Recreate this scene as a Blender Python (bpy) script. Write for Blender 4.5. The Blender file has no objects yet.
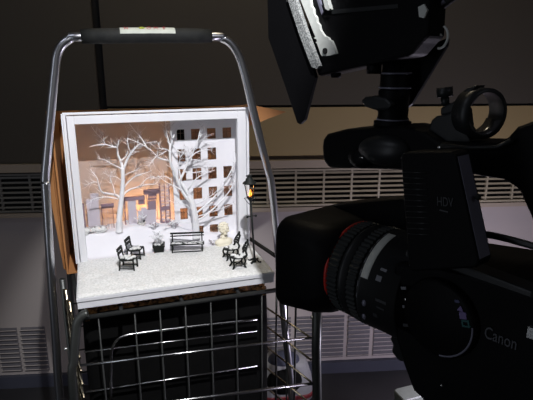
import bpy, bmesh, math, random
from mathutils import Vector, Matrix, noise
random.seed(7)
R = math.radians
scene = bpy.context.scene
col = scene.collection

# ------------------------------------------------------------------ camera
F = 520.0
CAMZ = 1.25
PITCH = R(15.27)
cam_d = bpy.data.cameras.new('camera'); cam = bpy.data.objects.new('camera', cam_d); col.objects.link(cam)
cam.location = (0, 0, CAMZ); cam.rotation_euler = (math.pi/2 - PITCH, 0, 0)
cam_d.sensor_width = 36; cam_d.lens = 36*F/533; cam_d.clip_start = .02
scene.camera = cam

# ------------------------------------------------------------------ frames of the place
YAW = R(18.5)
M_D = Matrix.Translation((-.2324, 1.1478, CAMZ-.4425)) @ Matrix.Rotation(YAW, 4, 'Z')    # display box
M_W = Matrix.Translation((0, 1.858, 0)) @ Matrix.Rotation(R(4.6), 4, 'Z')                # back wall
I4 = Matrix.Identity(4)
def pix(M, px, py, axis, val):
    """point where the sight line of a photo pixel meets plane axis=val of frame M, in M's coordinates"""
    inv = M.inverted()
    d = Vector(((px-266.5)/F, 0, 0)) + Vector((0, math.cos(PITCH), -math.sin(PITCH))) + (200-py)/F*Vector((0, math.sin(PITCH), math.cos(PITCH)))
    o = inv @ Vector((0, 0, CAMZ)); dl = inv.to_3x3() @ d
    t = (val-o[axis])/dl[axis]
    return o + dl*t
_p = pix(I4, 277, 257, 1, .62)
EANG = R(130)                                                    # direction the big camera looks
M_K0 = Matrix.Translation(_p) @ Matrix.Rotation(EANG, 4, 'Z')
M_K = M_K0 @ Matrix.Translation((0, -.072, 0))                   # x = lens direction, y = its left side, z = up

# ------------------------------------------------------------------ materials
MATS = {}
def mat(name, c, rough=.6, metal=0, c2=None, scale=40, bump=0, bscale=None, detail=4, spec=.5, coat=0):
    if name in MATS: return MATS[name]
    m = bpy.data.materials.new(name); m.use_nodes = True
    nt = m.node_tree; b = nt.nodes['Principled BSDF']
    b.inputs['Roughness'].default_value = rough; b.inputs['Metallic'].default_value = metal
    b.inputs['Specular IOR Level'].default_value = spec
    b.inputs['Coat Weight'].default_value = coat
    tc = nt.nodes.new('ShaderNodeTexCoord')
    nz = nt.nodes.new('ShaderNodeTexNoise'); nz.inputs['Scale'].default_value = scale; nz.inputs['Detail'].default_value = detail
    nt.links.new(tc.outputs['Object'], nz.inputs['Vector'])
    rp = nt.nodes.new('ShaderNodeValToRGB')
    c2 = c2 or tuple(x*.88 for x in c)
    rp.color_ramp.elements[0].position = .35; rp.color_ramp.elements[1].position = .65
    rp.color_ramp.elements[0].color = (*c2, 1); rp.color_ramp.elements[1].color = (*c, 1)
    nt.links.new(nz.outputs['Fac'], rp.inputs['Fac']); nt.links.new(rp.outputs['Color'], b.inputs['Base Color'])
    if bump:
        n2 = nt.nodes.new('ShaderNodeTexNoise'); n2.inputs['Scale'].default_value = bscale or scale*3; n2.inputs['Detail'].default_value = 6
        nt.links.new(tc.outputs['Object'], n2.inputs['Vector'])
        bp = nt.nodes.new('ShaderNodeBump'); bp.inputs['Strength'].default_value = bump; bp.inputs['Distance'].default_value = .002
        nt.links.new(n2.outputs['Fac'], bp.inputs['Height']); nt.links.new(bp.outputs['Normal'], b.inputs['Normal'])
    MATS[name] = m
    return m
def emit(name, c, s):
    m = bpy.data.materials.new(name); m.use_nodes = True
    b = m.node_tree.nodes['Principled BSDF']
    b.inputs['Base Color'].default_value = (*c, 1); b.inputs['Emission Color'].default_value = (*c, 1); b.inputs['Emission Strength'].default_value = s
    return m
def glassy(name, c, gl=.06):
    m = bpy.data.materials.new(name); m.use_nodes = True; nt = m.node_tree
    nt.nodes.remove(nt.nodes['Principled BSDF'])
    tr = nt.nodes.new('ShaderNodeBsdfTransparent'); tr.inputs['Color'].default_value = (*c, 1)
    g = nt.nodes.new('ShaderNodeBsdfGlossy'); g.inputs['Roughness'].default_value = .1
    mx = nt.nodes.new('ShaderNodeMixShader'); mx.inputs['Fac'].default_value = gl
    nt.links.new(tr.outputs[0], mx.inputs[1]); nt.links.new(g.outputs[0], mx.inputs[2])
    nt.links.new(mx.outputs[0], nt.nodes['Material Output'].inputs['Surface'])
    return m

white = mat('white_card', (.80, .80, .82), .6, scale=20, c2=(.76, .76, .79))
snowm = mat('snow_grain', (.86, .86, .85), .7, scale=230, c2=(.66, .67, .65), bump=1, bscale=380)
bankm = mat('smooth_bank', (.80, .79, .82), .8, scale=18, c2=(.76, .75, .79))
treem = mat('white_painted_wire', (.86, .86, .87), .7, scale=60, c2=(.78, .78, .81))
twigm = mat('bare_twig', (.30, .25, .27), .8, scale=90, c2=(.45, .4, .42))
backd = mat('tan_backdrop', (.57, .505, .475), .8, scale=14, c2=(.52, .46, .43))
def seethrough(m, k):
    nt = m.node_tree; b = nt.nodes['Principled BSDF']; rp = [n for n in nt.nodes if n.type == 'VALTORGB'][0]
    t = nt.nodes.new('ShaderNodeBsdfTranslucent'); nt.links.new(rp.outputs['Color'], t.inputs['Color'])
    mx = nt.nodes.new('ShaderNodeMixShader'); mx.inputs['Fac'].default_value = k
    nt.links.new(b.outputs[0], mx.inputs[1]); nt.links.new(t.outputs[0], mx.inputs[2]); nt.links.new(mx.outputs[0], nt.nodes['Material Output'].inputs['Surface'])
seethrough(backd, .45)
paperm = mat('lilac_paper', (.56, .52, .57), .8, scale=30, c2=(.52, .47, .53))
plum = mat('plum_paper', (.27, .19, .23), .8, scale=30)
facm = mat('facade_card', (.86, .85, .88), .7, scale=20, c2=(.82, .81, .85))
cast = mat('black_cast_iron', (.008, .010, .009), .6, spec=.25, scale=80, c2=(.013, .015, .013))
cream = mat('cream_plaster', (.88, .83, .68), .6, scale=50, c2=(.82, .76, .6))
bowlm = mat('pale_bowl', (.72, .69, .64), .6)
carton = mat('cardboard', (.42, .19, .065), .8, scale=12, c2=(.36, .155, .05))
chrome = mat('chrome_tube', (.62, .63, .66), .30, 1, scale=9, c2=(.55, .56, .6))
wirem = mat('chrome_wire', (.60, .60, .60), .22, 1, scale=20, c2=(.5, .5, .5))
dullm = mat('dull_grey_tube', (.085, .09, .085), .4, .6, scale=20)
rubber = mat('black_rubber', (.010, .011, .011), .75, spec=.25, scale=60, c2=(.016, .017, .016))
sticker = mat('white_sticker', (.46, .49, .43), .6, scale=90)
redink = mat('red_ink', (.42, .03, .04), .6)
lemon = mat('yellow_green_print', (.48, .42, .04), .6, scale=300, c2=(.12, .22, .03))
bagm = mat('black_cloth', (.004, .004, .004), .95, spec=.1, scale=30, c2=(.003, .003, .003), bump=.6, bscale=60)
glint = mat('brown_gold_cloth', (.55, .28, .10), .35, .5, scale=110, c2=(.012, .009, .008), bump=1, bscale=90)
camb = mat('black_camera_shell', (.0032, .0032, .0038), .5, spec=.10, scale=30, c2=(.0038, .0038, .0044), bump=.15, bscale=900)
camg = mat('dark_grey_camera_plastic', (.017, .0185, .0195), .40, spec=.4, scale=30)
ringm = mat('ring_rubber', (.022, .025, .025), .45, spec=.35, scale=60)
lcdedge = mat('lightened_grey', (.20, .20, .26), .4, .2, scale=40)  # lightened so the screen edge reads as lit; also on small fittings
redring = mat('red_ring', (.62, .03, .02), .35, spec=.6)
tapem = mat('white_tape', (.62, .64, .60), .5, scale=120, c2=(.55, .57, .53))
velcro = mat('grey_velcro', (.42, .43, .42), .95, scale=700, c2=(.10, .11, .11), bump=1, bscale=900, detail=2)
inkg = mat('grey_print', (.20, .205, .23), .5)
inkd = mat('dim_grey_print', (.035, .038, .042), .5)
violet = mat('violet_print', (.20, .15, .36), .5)
blueprint = mat('blue_print', (.08, .09, .20), .5)
tealp = mat('teal_print', (.008, .09, .085), .5)
bright = mat('bright_metal', (.8, .8, .78), .25, .9)
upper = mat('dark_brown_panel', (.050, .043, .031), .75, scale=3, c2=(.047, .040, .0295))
midm = mat('spill_lit_panel', (.27, .205, .092), .65, scale=4, c2=(.255, .19, .087))  # brown wall like the upper panel; amber light spill is in the colour
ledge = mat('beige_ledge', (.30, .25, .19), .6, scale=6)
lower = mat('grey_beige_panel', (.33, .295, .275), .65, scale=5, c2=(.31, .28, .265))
slatm = mat('beige_slat', (.30, .265, .185), .5, scale=20)
hole = mat('dark_cavity', (.008, .008, .008), .9)
seamm = mat('dark_seam', (.006, .006, .008), .9)
skirt = mat('navy_skirting', (.035, .038, .055), .6, scale=10)
floorm = mat('dark_floor', (.018, .018, .02), .5, scale=5, c2=(.012, .012, .014))
ceilm = mat('ceiling_paint', (.25, .24, .22), .8)
greyb = mat('grey_bag_cloth', (.22, .22, .23), .8, scale=60)
blueb = mat('blue_black_cloth', (.03, .035, .06), .8, scale=60)
redb = mat('red_piping', (.14, .010, .014), .6)
palem = mat('pale_green_plastic', (.16, .18, .155), .5)

# ------------------------------------------------------------------ builders
def link(name, bm, m, parent=None, M=None, smooth=False, bevel=0, seg=2, subsurf=0, autosm=None):
    bmesh.ops.recalc_face_normals(bm, faces=bm.faces)
    me = bpy.data.meshes.new(name); bm.to_mesh(me); bm.free()
    for mm in (m if isinstance(m, (list, tuple)) else [m]): me.materials.append(mm)
    if smooth:
        for p in me.polygons: p.use_smooth = True
    o = bpy.data.objects.new(name, me); col.objects.link(o)
    if parent: o.parent = parent
    if M is not None: o.matrix_world = M
    if bevel:
        b = o.modifiers.new('bevel', 'BEVEL'); b.width = bevel; b.segments = seg; b.limit_method = 'ANGLE'; b.angle_limit = R(35)
    if subsurf:
        s = o.modifiers.new('sub', 'SUBSURF'); s.levels = s.render_levels = subsurf
    return o
def tag(o, label=None, cat=None, group=None, kind=None):
    if label: o['label'] = label
    if cat: o['category'] = cat
    if group: o['group'] = group
    if kind: o['kind'] = kind
    return o
def thing(name, M, label, cat, group=None):
    o = bpy.data.objects.new(name, None); col.objects.link(o); o.matrix_world = M; o.empty_display_size = .02
    return tag(o, label, cat, group)
def struct(name, bm, m, M=None):
    return tag(link(name, bm, m, M=M), kind='structure')
def B(): return bmesh.new()
def box(bm, x0, x1, y0, y1, z0, z1, M=None, mi=0):
    vs = [bm.verts.new((x, y, z)) for x in (x0, x1) for y in (y0, y1) for z in (z0, z1)]
    if M is not None:
        for v in vs: v.co = M @ v.co
    for f in ((0,1,3,2), (4,6,7,5), (0,4,5,1), (2,3,7,6), (0,2,6,4), (1,5,7,3)):
        bm.faces.new([vs[i] for i in f]).material_index = mi
    return bm
def bx(*a, **k): return box(B(), *a, **k)
def catmull(pts, n=4):
    if len(pts) < 3 or n <= 1: return [Vector(p) for p in pts]
    P = [Vector(p) for p in pts]; P = [2*P[0]-P[1]] + P + [2*P[-1]-P[-2]]
    out = []
    for i in range(1, len(P)-2):
        for k in range(n):
            t = k/n
            a, b, c, d = P[i-1], P[i], P[i+1], P[i+2]
            out.append(.5*((2*b) + (c-a)*t + (2*a-5*b+4*c-d)*t*t + (3*b-a-3*c+d)*t**3))
    out.append(P[-2]); return out
def tube(bm, pts, r, seg=8, mi=0, cap=True, closed=False):
    P = [Vector(p) for p in pts]; n = len(P)
    rr = r if isinstance(r, (list, tuple)) else [r]*n
    rings = []; prev = None
    for i in range(n):
        if closed: t = (P[(i+1) % n]-P[i-1])
        else: t = (P[min(i+1, n-1)]-P[max(i-1, 0)])
        if t.length < 1e-9: t = Vector((0, 0, 1))
        t.normalize()
        if prev is None: a = t.orthogonal().normalized()
        else:
            a = prev - t*prev.dot(t)
            a = a.normalized() if a.length > 1e-6 else t.orthogonal().normalized()
        prev = a; b = t.cross(a)
        rings.append([bm.verts.new(P[i] + rr[i]*(math.cos(2*math.pi*k/seg)*a + math.sin(2*math.pi*k/seg)*b)) for k in range(seg)])
    for i in range(n if closed else n-1):
        A, C = rings[i], rings[(i+1) % n]
        for k in range(seg):
            f = bm.faces.new((A[k], A[(k+1) % seg], C[(k+1) % seg], C[k])); f.material_index = mi; f.smooth = True
    if cap and not closed:
        bm.faces.new(rings[0]).material_index = mi; bm.faces.new(rings[-1]).material_index = mi
    return bm
def lathe(bm, prof, axis='Z', seg=24, M=None, a0=0, a1=2*math.pi, mi=0, smooth=True, teeth=0, depth=0, cap=True):
    """prof: (along, radius)"""
    full = abs(a1-a0-2*math.pi) < 1e-6
    N = seg if full else seg+1
    rings = []
    for h, r in prof:
        ring = []
        for k in range(N):
            a = a0+(a1-a0)*k/seg
            rad = r - (depth if teeth and (k % 4 in (2, 3)) else 0)
            ca, sa = math.cos(a)*rad, math.sin(a)*rad
            v = Vector((ca, sa, h)) if axis == 'Z' else Vector((h, ca, sa))
            ring.append(bm.verts.new(M @ v if M is not None else v))
        rings.append(ring)
    for A, C in zip(rings, rings[1:]):
        for k in range(seg):
            k2 = (k+1) % N
            try:
                f = bm.faces.new((A[k], A[k2], C[k2], C[k])); f.smooth = smooth and not teeth; f.material_index = mi
            except ValueError: pass
    if full and cap:
        for ring, pr in ((rings[0], prof[0]), (rings[-1], prof[-1])):
            if pr[1] > 1e-5:
                try: bm.faces.new(ring).material_index = mi
                except ValueError: pass
    return bm
def prism(bm, pts, d, mi=0):
    """closed outline of 3D points swept by vector d"""
    a = [bm.verts.new(p) for p in pts]; b = [bm.verts.new(Vector(p)+Vector(d)) for p in pts]
    bm.faces.new(a).material_index = mi; bm.faces.new(b[::-1]).material_index = mi
    n = len(a)
    for i in range(n):
        bm.faces.new((a[i], a[(i+1) % n], b[(i+1) % n], b[i])).material_index = mi
    return bm
def loft(bm, loops, cap=True, mi=0):
    rs = [[bm.verts.new(p) for p in l] for l in loops]
    for A, C in zip(rs, rs[1:]):
        n = len(A)
        for k in range(n):
            f = bm.faces.new((A[k], A[(k+1) % n], C[(k+1) % n], C[k])); f.material_index = mi
    if cap: bm.faces.new(rs[0]); bm.faces.new(rs[-1])
    return bm
def blob(bm, c, r, sub=2, M=None, amp=0, freq=30):
    res = bmesh.ops.create_icosphere(bm, subdivisions=sub, radius=1)
    for v in res['verts']:
        p = v.co.copy()
        k = 1+amp*noise.noise(Vector(p)*2+Vector(c)*freq)
        v.co = Vector((p.x*r[0], p.y*r[1], p.z*r[2]))*k + Vector(c)
        if M is not None: v.co = M @ v.co
        for f in v.link_faces: f.smooth = True
    return bm
def rrect(x, w0, w1, h0, h1, r, n=5):
    """rounded rectangle loop in the yz plane at x"""
    out = []
    for cy, cz, a in ((w1-r, h1-r, 0), (w0+r, h1-r, 90), (w0+r, h0+r, 180), (w1-r, h0+r, 270)):
        for k in range(n+1):
            t = R(a+90*k/n); out.append(Vector((x, cy+r*math.cos(t), cz+r*math.sin(t))))
    return out
def text(name, s, size, m, parent, Mloc, ext=.0004):
    cu = bpy.data.curves.new(name, 'FONT'); cu.body = s; cu.size = size; cu.extrude = ext; cu.align_x = 'LEFT'
    t = bpy.data.objects.new(name, cu); col.objects.link(t)
    dg = bpy.context.evaluated_depsgraph_get(); me = bpy.data.meshes.new_from_object(t.evaluated_get(dg))
    bpy.data.objects.remove(t); me.materials.clear(); me.materials.append(m)
    o = bpy.data.objects.new(name, me); col.objects.link(o); o.parent = parent; o.matrix_local = Mloc
    return o

# ================================================================== THE ROOM
def wz(py, px=350): return pix(M_W, px, py, 1, 0).z
def wx(px, py): return pix(M_W, px, py, 1, 0).x
Z_SK = .05
zv0, zv1 = wz(206, 270), wz(169, 270)       # vent band
zl = wz(155, 300)                           # top of the ledge strip
zs = wz(107, 300)                           # seam between the upper and the middle panel
xs = wx(99, 50)                             # upright seam on the left
zlp = wz(163, 25)
struct('floor', bx(-2.6, 2.6, -1.2, 2.2, -.05, 0), floorm)
w = B()
box(w, -2.4, 2.4, .012, .06, 0, 2.45)
struct('wall_back', w, lower, M_W)
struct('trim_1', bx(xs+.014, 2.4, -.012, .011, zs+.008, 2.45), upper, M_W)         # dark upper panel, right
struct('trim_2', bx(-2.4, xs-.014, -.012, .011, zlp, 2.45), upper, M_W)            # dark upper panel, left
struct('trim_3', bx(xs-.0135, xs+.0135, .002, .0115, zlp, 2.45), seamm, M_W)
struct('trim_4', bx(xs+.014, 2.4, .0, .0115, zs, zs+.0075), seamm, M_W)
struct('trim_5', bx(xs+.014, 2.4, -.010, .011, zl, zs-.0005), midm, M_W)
struct('trim_6', bx(-2.4, 2.4, -.022, .0115, zv1+.006, min(zl, zlp)-.001), ledge, M_W)
struct('trim_7', bx(-2.4, 2.4, -.012, .0115, zv0-.020, zv0-.004), ledge, M_W)
struct('baseboard_back', bx(-2.4, 2.4, -.006, .0115, 0, Z_SK), skirt, M_W)
struct('ceiling', bx(-2.6, 2.6, -1.2, 2.2, 2.46, 2.5), ceilm)

def vent(x0, x1, label, mslat):
    t = thing('vent_grille', M_W @ Matrix.Translation(((x0+x1)/2, 0, zv0)), label, 'vent', 'long air vents under the ledge')
    hw = (x1-x0)/2; h = zv1-zv0
    link('backing', bx(-hw, hw, .004, .0115, 0, h), hole, t)
    f = B()
    box(f, -hw, hw, -.012, .0035, 0, .007); box(f, -hw, hw, -.012, .0035, h-.007, h)
    n = max(1, round(2*hw/.105))
    for k in range(n+1):
        x = -hw+.004+(2*hw-.008)*k/n
        box(f, x-.0035, x+.0035, -.0085, .0035, .0068, h-.0068)
    link('frame', f, mslat, t)
    s = B(); ns = 7
    for k in range(ns):
        z = .007+(h-.014)*(k+.5)/ns
        Ms = Matrix.Translation((0, -.003, z)) @ Matrix.Rotation(R(-18), 4, 'X')
        box(s, -hw+.008, hw-.008, -.006, .006, -.0034, .0034, Ms)
    link('slat', s, mslat, t)
    return t
dslat = mat('grey_slat', (.12, .115, .10), .5, scale=20)
vent(wx(-60, 190), wx(62, 190), 'dark grey slatted air vent on the wall left of the trolley handle', dslat)
vent(wx(238, 190), wx(640, 190), 'long beige slatted air vent on the wall behind the big camera', slatm)

def louvre(px0, px1, zA, zB, label):
    x0, x1 = wx(px0, 340), wx(px1, 340)
    t = thing('louvre_panel', M_W @ Matrix.Translation(((x0+x1)/2, 0, zA)), label, 'vent', 'louvred openings low on the back wall')
    hw = (x1-x0)/2; h = zB-zA
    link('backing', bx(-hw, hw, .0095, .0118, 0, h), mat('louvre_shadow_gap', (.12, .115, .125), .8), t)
    s = B(); n = 10
    for k in range(n):
        z = h*(k+.5)/n
        Ms = Matrix.Translation((0, .003, z)) @ Matrix.Rotation(R(-38), 4, 'X')
        box(s, -hw, hw, -.0055, .0055, -.0012, .0012, Ms)
    link('slat', s, lower, t)
zA, zB = wz(358), wz(316)
louvre(322, 344, zA, zB, 'louvred opening low on the wall, just right of the trolley post')
louvre(348, 370, zA, zB, 'louvred opening low on the wall, second right of the trolley post')
louvre(374, 397, zA, zB, 'louvred opening low on the wall, partly hidden by the camera lens')
louvre(296, 318, zA, zB, 'louvred opening low on the wall, behind the right trolley post')
louvre(262, 291, zA, zB, 'louvred opening low on the wall, above the grey and black bag')
louvre(-3, 17, zA, zB, 'louvred opening low on the wall, at the left edge of the photo')
louvre(21, 45, zA, zB, 'louvred opening low on the wall, just left of the trolley handle')

# ================================================================== SHOPPING TROLLEY
def dp(px, py, b): return pix(M_D, px, py, 1, -b)        # D frame: x right, y away, z up from the tray
tro = thing('wire_trolley', M_D @ Matrix.Translation((.02, -.08, -(CAMZ-.4425))), 'chrome wire trolley with a tall tubular handle and black grip', 'trolley')
Mt = Matrix.Translation((-.02, .08, (CAMZ-.4425)))       # D coordinates -> trolley coordinates
def T(p): return Mt @ Vector(p)
FLZ = -(CAMZ-.4425)
hp = [dp(292, 400, .04), dp(285, 330, .04), dp(278, 250, .04), dp(272.3, 192, .04), dp(270.8, 180, .04), dp(267.5, 168, .04), dp(260, 138, .04), dp(250, 97, .04), dp(243.5, 71, .04), dp(238.5, 55.5, .04), dp(231, 44, .04), dp(222, 38.3, .04), dp(211, 36.6, .04)]
hq = [dp(81, 36.8, .04), dp(70.5, 38.8, .04), dp(61.5, 45.5, .04), dp(56.8, 56, .04), dp(54.8, 72, .04), dp(52, 100, .04), dp(48, 145, .04), dp(45.6, 172, .04), dp(45.2, 181, .04), dp(46, 191, .04), dp(51, 270, .04), dp(56, 340, .04), dp(60, 400, .04)]
def extend(p, q):   # follow the leg on to just above the floor
    d = Vector(q)-Vector(p); d.y = 0; k = (FLZ+.035-q[2])/d.z if abs(d.z) > 1e-6 else 0
    return Vector((q[0]+d.x*k*.25, q[1], FLZ+.035))
allp = [extend(hp[1], hp[0])] + hp + hq + [extend(hq[-2], hq[-1])]
b_ = B(); tube(b_, [T(p) for p in catmull(allp, 4)], .0090, 14)
hd = link('handle', b_, chrome, tro, smooth=False)
g0, g1 = dp(81, 36.5, .04), dp(211, 36, .04)
b_ = B(); n = 10
gp = [T(Vector(g0).lerp(Vector(g1), k/n)+Vector((0, 0, .0012*math.sin(math.pi*k/n)))) for k in range(n+1)]
tube(b_, gp, [.0138]+[.0150]*(n-1)+[.0138], 20)
gr = link('grip', b_, rubber, hd, smooth=False); tag(gr, 'black foam grip sleeve')
# paper label wrapped on the upper front of the grip
lb = B(); k0, k1 = (118-81)/130, (172.5-81)/130
rows = []
for i in range(9):
    k = k0+(k1-k0)*i/8; c = Vector(g0).lerp(Vector(g1), k)+Vector((0, 0, .0012*math.sin(math.pi*k)))
    rows.append([lb.verts.new(T(c+Vector((0, -math.cos(a)*.0156, math.sin(a)*.0156)))) for a in (R(14), R(30), R(46), R(62), R(78), R(95))])
for A, C in zip(rows, rows[1:]):
    for q in range(5): lb.faces.new((A[q], A[q+1], C[q+1], C[q]))
st = link('sticker', lb, sticker, gr); tag(st, 'white paper label with red letters and a small yellow fruit')
sd = st.modifiers.new('solid', 'SOLIDIFY'); sd.thickness = .0004; sd.offset = 0
def onlab(px, ch, size, m, ang=48, name='letter'):
    k = (px-81)/130; c = Vector(g0).lerp(Vector(g1), k)+Vector((0, 0, .0012*math.sin(math.pi*k)))
    a = R(ang); p = T(c+Vector((0, -math.cos(a)*.0160, math.sin(a)*.0160)))
    Ml = Matrix.Translation(p) @ Matrix.Rotation(R(90)-a, 4, 'X')
    if ch: text(name, ch, size, m, gr, Ml, .0002)
    else:
        q = B(); blob(q, (0, .004, 0), (.006, .0036, .0005), 2, Ml); link('fruit_print', q, m, gr)
for px, ch in ((122, 'H'), (144, 'O'), (151, 'M'), (160, 'E')): onlab(px, ch, .011, redink)
onlab(139.5, None, 0, lemon)

FB = .2
fl, fr = dp(78, 340, FB), dp(316, 330, FB)
rimz = -.036
xL, xR = fl[0], fr[0]
post_pts = {}
b_ = B(); pR = [Vector((fr[0], -FB, -.055)), Vector((fr[0]+.002, -FB, -.2)), Vector((dp(317, 398, FB)[0], -FB, dp(317, 398, FB)[2])), Vector((dp(317, 398, FB)[0]+.004, -FB, FLZ+.03))]
tube(b_, [T(p) for p in pR], .0108, 12); tube(b_, [T((pR[0].x, -FB, -.055)), T((pR[0].x, -FB, -.045))], .0085, 12)
link('post', b_, dullm, tro)
b_ = B(); pL = [dp(88, 313, FB), dp(82, 316, FB), dp(77.5, 322, FB), dp(76, 332, FB), dp(74, 360, FB), dp(74, 400, FB)]
pL.append(Vector((pL[-1][0]-.004, -FB, FLZ+.03)))
tube(b_, [T(p) for p in catmull(pL, 4)], .0088, 12); link('post', b_, dullm, tro)
RB = -.008
rr = dp(258, 330, RB); rl = dp(68, 330, RB)
for p in (rr, rl):
    b_ = B(); tube(b_, [T((p[0], -RB, rimz)), T((p[0], -RB, FLZ+.03))], .0065, 10); link('post', b_, dullm, tro)
for x, y in ((pR[-1].x, -FB), (pL[-1].x, -FB), (rr[0], -RB), (rl[0], -RB), (allp[0].x, -.04), (allp[-1].x, -.04)):
    b_ = B(); lathe(b_, [(-.009, .012), (-.009, .026), (-.007, .03), (.007, .03), (.009, .026), (.009, .012)], 'X', 18, Matrix.Translation(T((x, y, FLZ+.030))))
    link('wheel', b_, rubber, tro)
# top rim, a rail loop that carries tray and carton
b_ = B(); c4 = [(xL+.012, -FB+.0, rimz), (xR-.0, -FB, rimz), (rr[0], .235, rimz), (rl[0], .235, rimz)]
for i in range(4): tube(b_, [T(c4[i]), T(c4[(i+1) % 4])], .0050, 10)
for x in (-.12, .0, .12): tube(b_, [T((x, -FB, rimz)), T((x, .235, rimz))], .004, 8)
link('top_rim', b_, rubber, tro)
for x in (rr[0], rl[0]):
    b_ = B(); tube(b_, [T((x, .235, rimz)), T((x, .235, FLZ+.03))], .006, 10); link('post', b_, dullm, tro)
# wires of the front
WR = .0026
def wire(px0, py0, px1, py1, b, r=WR, m=wirem, name='wire'):
    q = B(); tube(q, [T(dp(px0, py0, b)), T(dp(px1, py1, b))], r, 8); link(name, q, m, tro)
wire(80, 365.5, 311, 337.5, FB, .0027); wire(80, 413, 313, 383.5, FB, .0036)
q = B()
for px in (101, 137, 162, 187, 212, 237, 262, 287):
    p0 = dp(px, 345, FB); tube(q, [T((p0[0], -FB, rimz)), T((p0[0], -FB, -.55))], .0017, 6)
fv = link('front_wire_grid', q, mat('dark_wire', (.028, .03, .028), .5, .2), tro)
q = B()
for z in (-.36, -.42, -.48, -.54):
    tube(q, [T((xL, -FB, z)), T((xR, -FB, z))], .0022, 6)
link('lower_front_wires', q, wirem, tro)
# inner frame and rear wires
lp = [dp(111, 400, .155), dp(111, 362, .155), dp(112, 350, .155), dp(116, 341, .155), dp(124, 336, .155), dp(140, 333, .155), dp(200, 325.5, .155), dp(257, 319.5, .155)]
q = B(); tube(q, [T(p) for p in catmull(lp, 3)], .0030, 8); link('wire_loop', q, wirem, tro)
wire(84, 352, 257, 331, .152, .0018, wirem); wire(86, 392, 257, 366, .152, .0022)
q = B()
for z in (-.10, -.16, -.22, -.28, -.34, -.40, -.46, -.52):
    tube(q, [T((rl[0], -RB, z)), T((rr[0], -RB, z))], .0018, 6)
for k in range(9):
    x = rl[0]+(rr[0]-rl[0])*k/8; tube(q, [T((x, -RB, rimz)), T((x, -RB, -.55))], .0018, 6)
link('rear_wire_grid', q, MATS['dark_wire'], tro)
# side panels: the right one is seen through
brass = mat('warm_chrome_wire', (.62, .54, .38), .25, 1)
rz = [(302, 338), (320, 360), (340, 382), (361, 404)]
q = B()
for ya, yb in rz:
    A = dp(258, ya, RB); C = dp(311, yb, FB); tube(q, [T(A), T(C)], .0024, 8)
for z in (-.40, -.46, -.52): tube(q, [T((rr[0], -RB, z)), T((xR, -FB, z))], .0024, 8)
sw = link('side_wires', q, brass, tro)
q = B()
for k in (.35, .68):
    x = rr[0]+(xR-rr[0])*k; y = -RB+(-FB+RB)*k; tube(q, [T((x, y, rimz)), T((x, y, -.55))], .0028, 8)
link('side_wires', q, MATS['dark_wire'], tro)
q = B()
for z in (-.06, -.09, -.12, -.15, -.18, -.21, -.25, -.29, -.34, -.40, -.46, -.52): tube(q, [T((rl[0], -RB, z)), T((xL, -FB, z))], .0024, 8)
for k in (.3, .6): 
    x = rl[0]+(xL-rl[0])*k; y = -RB+(-FB+RB)*k; tube(q, [T((x, y, rimz)), T((x, y, -.55))], .0028, 8)
link('side_wires', q, brass, tro)
q = B()
for k in range(9): tube(q, [T((xL+(xR-xL)*k/8, -FB, -.55)), T((rl[0]+(rr[0]-rl[0])*k/8, .235, -.55))], .003, 6)
for k in range(6): tube(q, [T((xL-.0, -FB+(.235+FB)*k/5, -.55)), T((rr[0]+(xR-rr[0])*(1-k/5), -FB+(.235+FB)*k/5, -.55))], .003, 6)
link('basket_floor', q, MATS['dark_wire'], tro)
for p, s in ((dp(66, 349, .12), 1), (dp(312, 317, FB-.012), 1)):
    q = B(); blob(q, T(p), (.0045, .0045, .0045), 2); link('bolt', q, bright, tro)

# black bag sitting inside the basket
bl, br = dp(86, 350, .06)[0], dp(257, 330, .03)[0]
bag = thing('cloth_bag', M_D @ Matrix.Translation(((bl+br)/2, -.069, -.532)), 'black cloth bag with a brown glinting top, inside the wire trolley', 'bag')
q = B(); hw = (br-bl)/2
loops = []
for z, k in ((0, .94), (.02, 1), (.2, 1.0), (.38, 1), (.455, .99), (.470, .95)):
    loops.append([Vector((p.y*k, p.z*k, z)) for p in rrect(0, -hw, hw, -.063, .063, .025)])
loft(q, loops); link('bag_body', q, bagm, bag, smooth=True)
q = B()
nx, ny = 60, 22; gg = []
for j in range(ny+1):
    gg.append([q.verts.new((-hw*.96+2*hw*.96*i/nx, -.060+.120*j/ny, .470+.012*max(0, .3+noise.noise(Vector((i*.33, j*.4, 3))))+.006*noise.noise(Vector((i*.9, j*.9, 1))))) for i in range(nx+1)])
for j in range(ny):
    for i in range(nx): q.faces.new((gg[j][i], gg[j][i+1], gg[j+1][i+1], gg[j+1][i]))
rv = gg[0]+[r[-1] for r in gg[1:]]+gg[-1][-2::-1]+[r[0] for r in gg[-2:0:-1]]
lw = [q.verts.new((v.co.x, v.co.y, .452)) for v in rv]
for i in range(len(rv)): q.faces.new((rv[i], rv[(i+1) % len(rv)], lw[(i+1) % len(rv)], lw[i]))
link('crumpled_top', q, glint, bag)

# ================================================================== CARDBOARD BOX behind the display box
cx0, cx1, cy0, cy1, cz0, cz1 = -.226, .2050, .013, .225, -.0285, .338
CB = .317             # height of the carton's back edge
ct = thing('cardboard_box', M_D @ Matrix.Translation((0, .12, cz0)), 'brown cardboard box standing open around the back of the white display box', 'box')
Mc = Matrix.Translation((0, -.12, -cz0)); 
q = B()
for xa in (cx0, cx1-.004): prism(q, [Mc @ Vector((xa, y, z)) for y, z in ((cy0, cz0), (cy1, cz0), (cy1, CB), (cy0, cz1))], (.004, 0, 0))
box(q, cx0+.004, cx1-.004, cy1-.004, cy1, cz0, CB, Mc); box(q, cx0+.004, cx1-.004, cy0, cy1-.004, cz0, cz0+.004, Mc)
link('carton_shell', q, carton, ct)
f0 = [Vector((cx1, cy0+.02, cz1)), Vector(pix(M_D, 286, 112, 1, .05)), Vector((cx1, cy0+.02, cz1-.055))]
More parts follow.
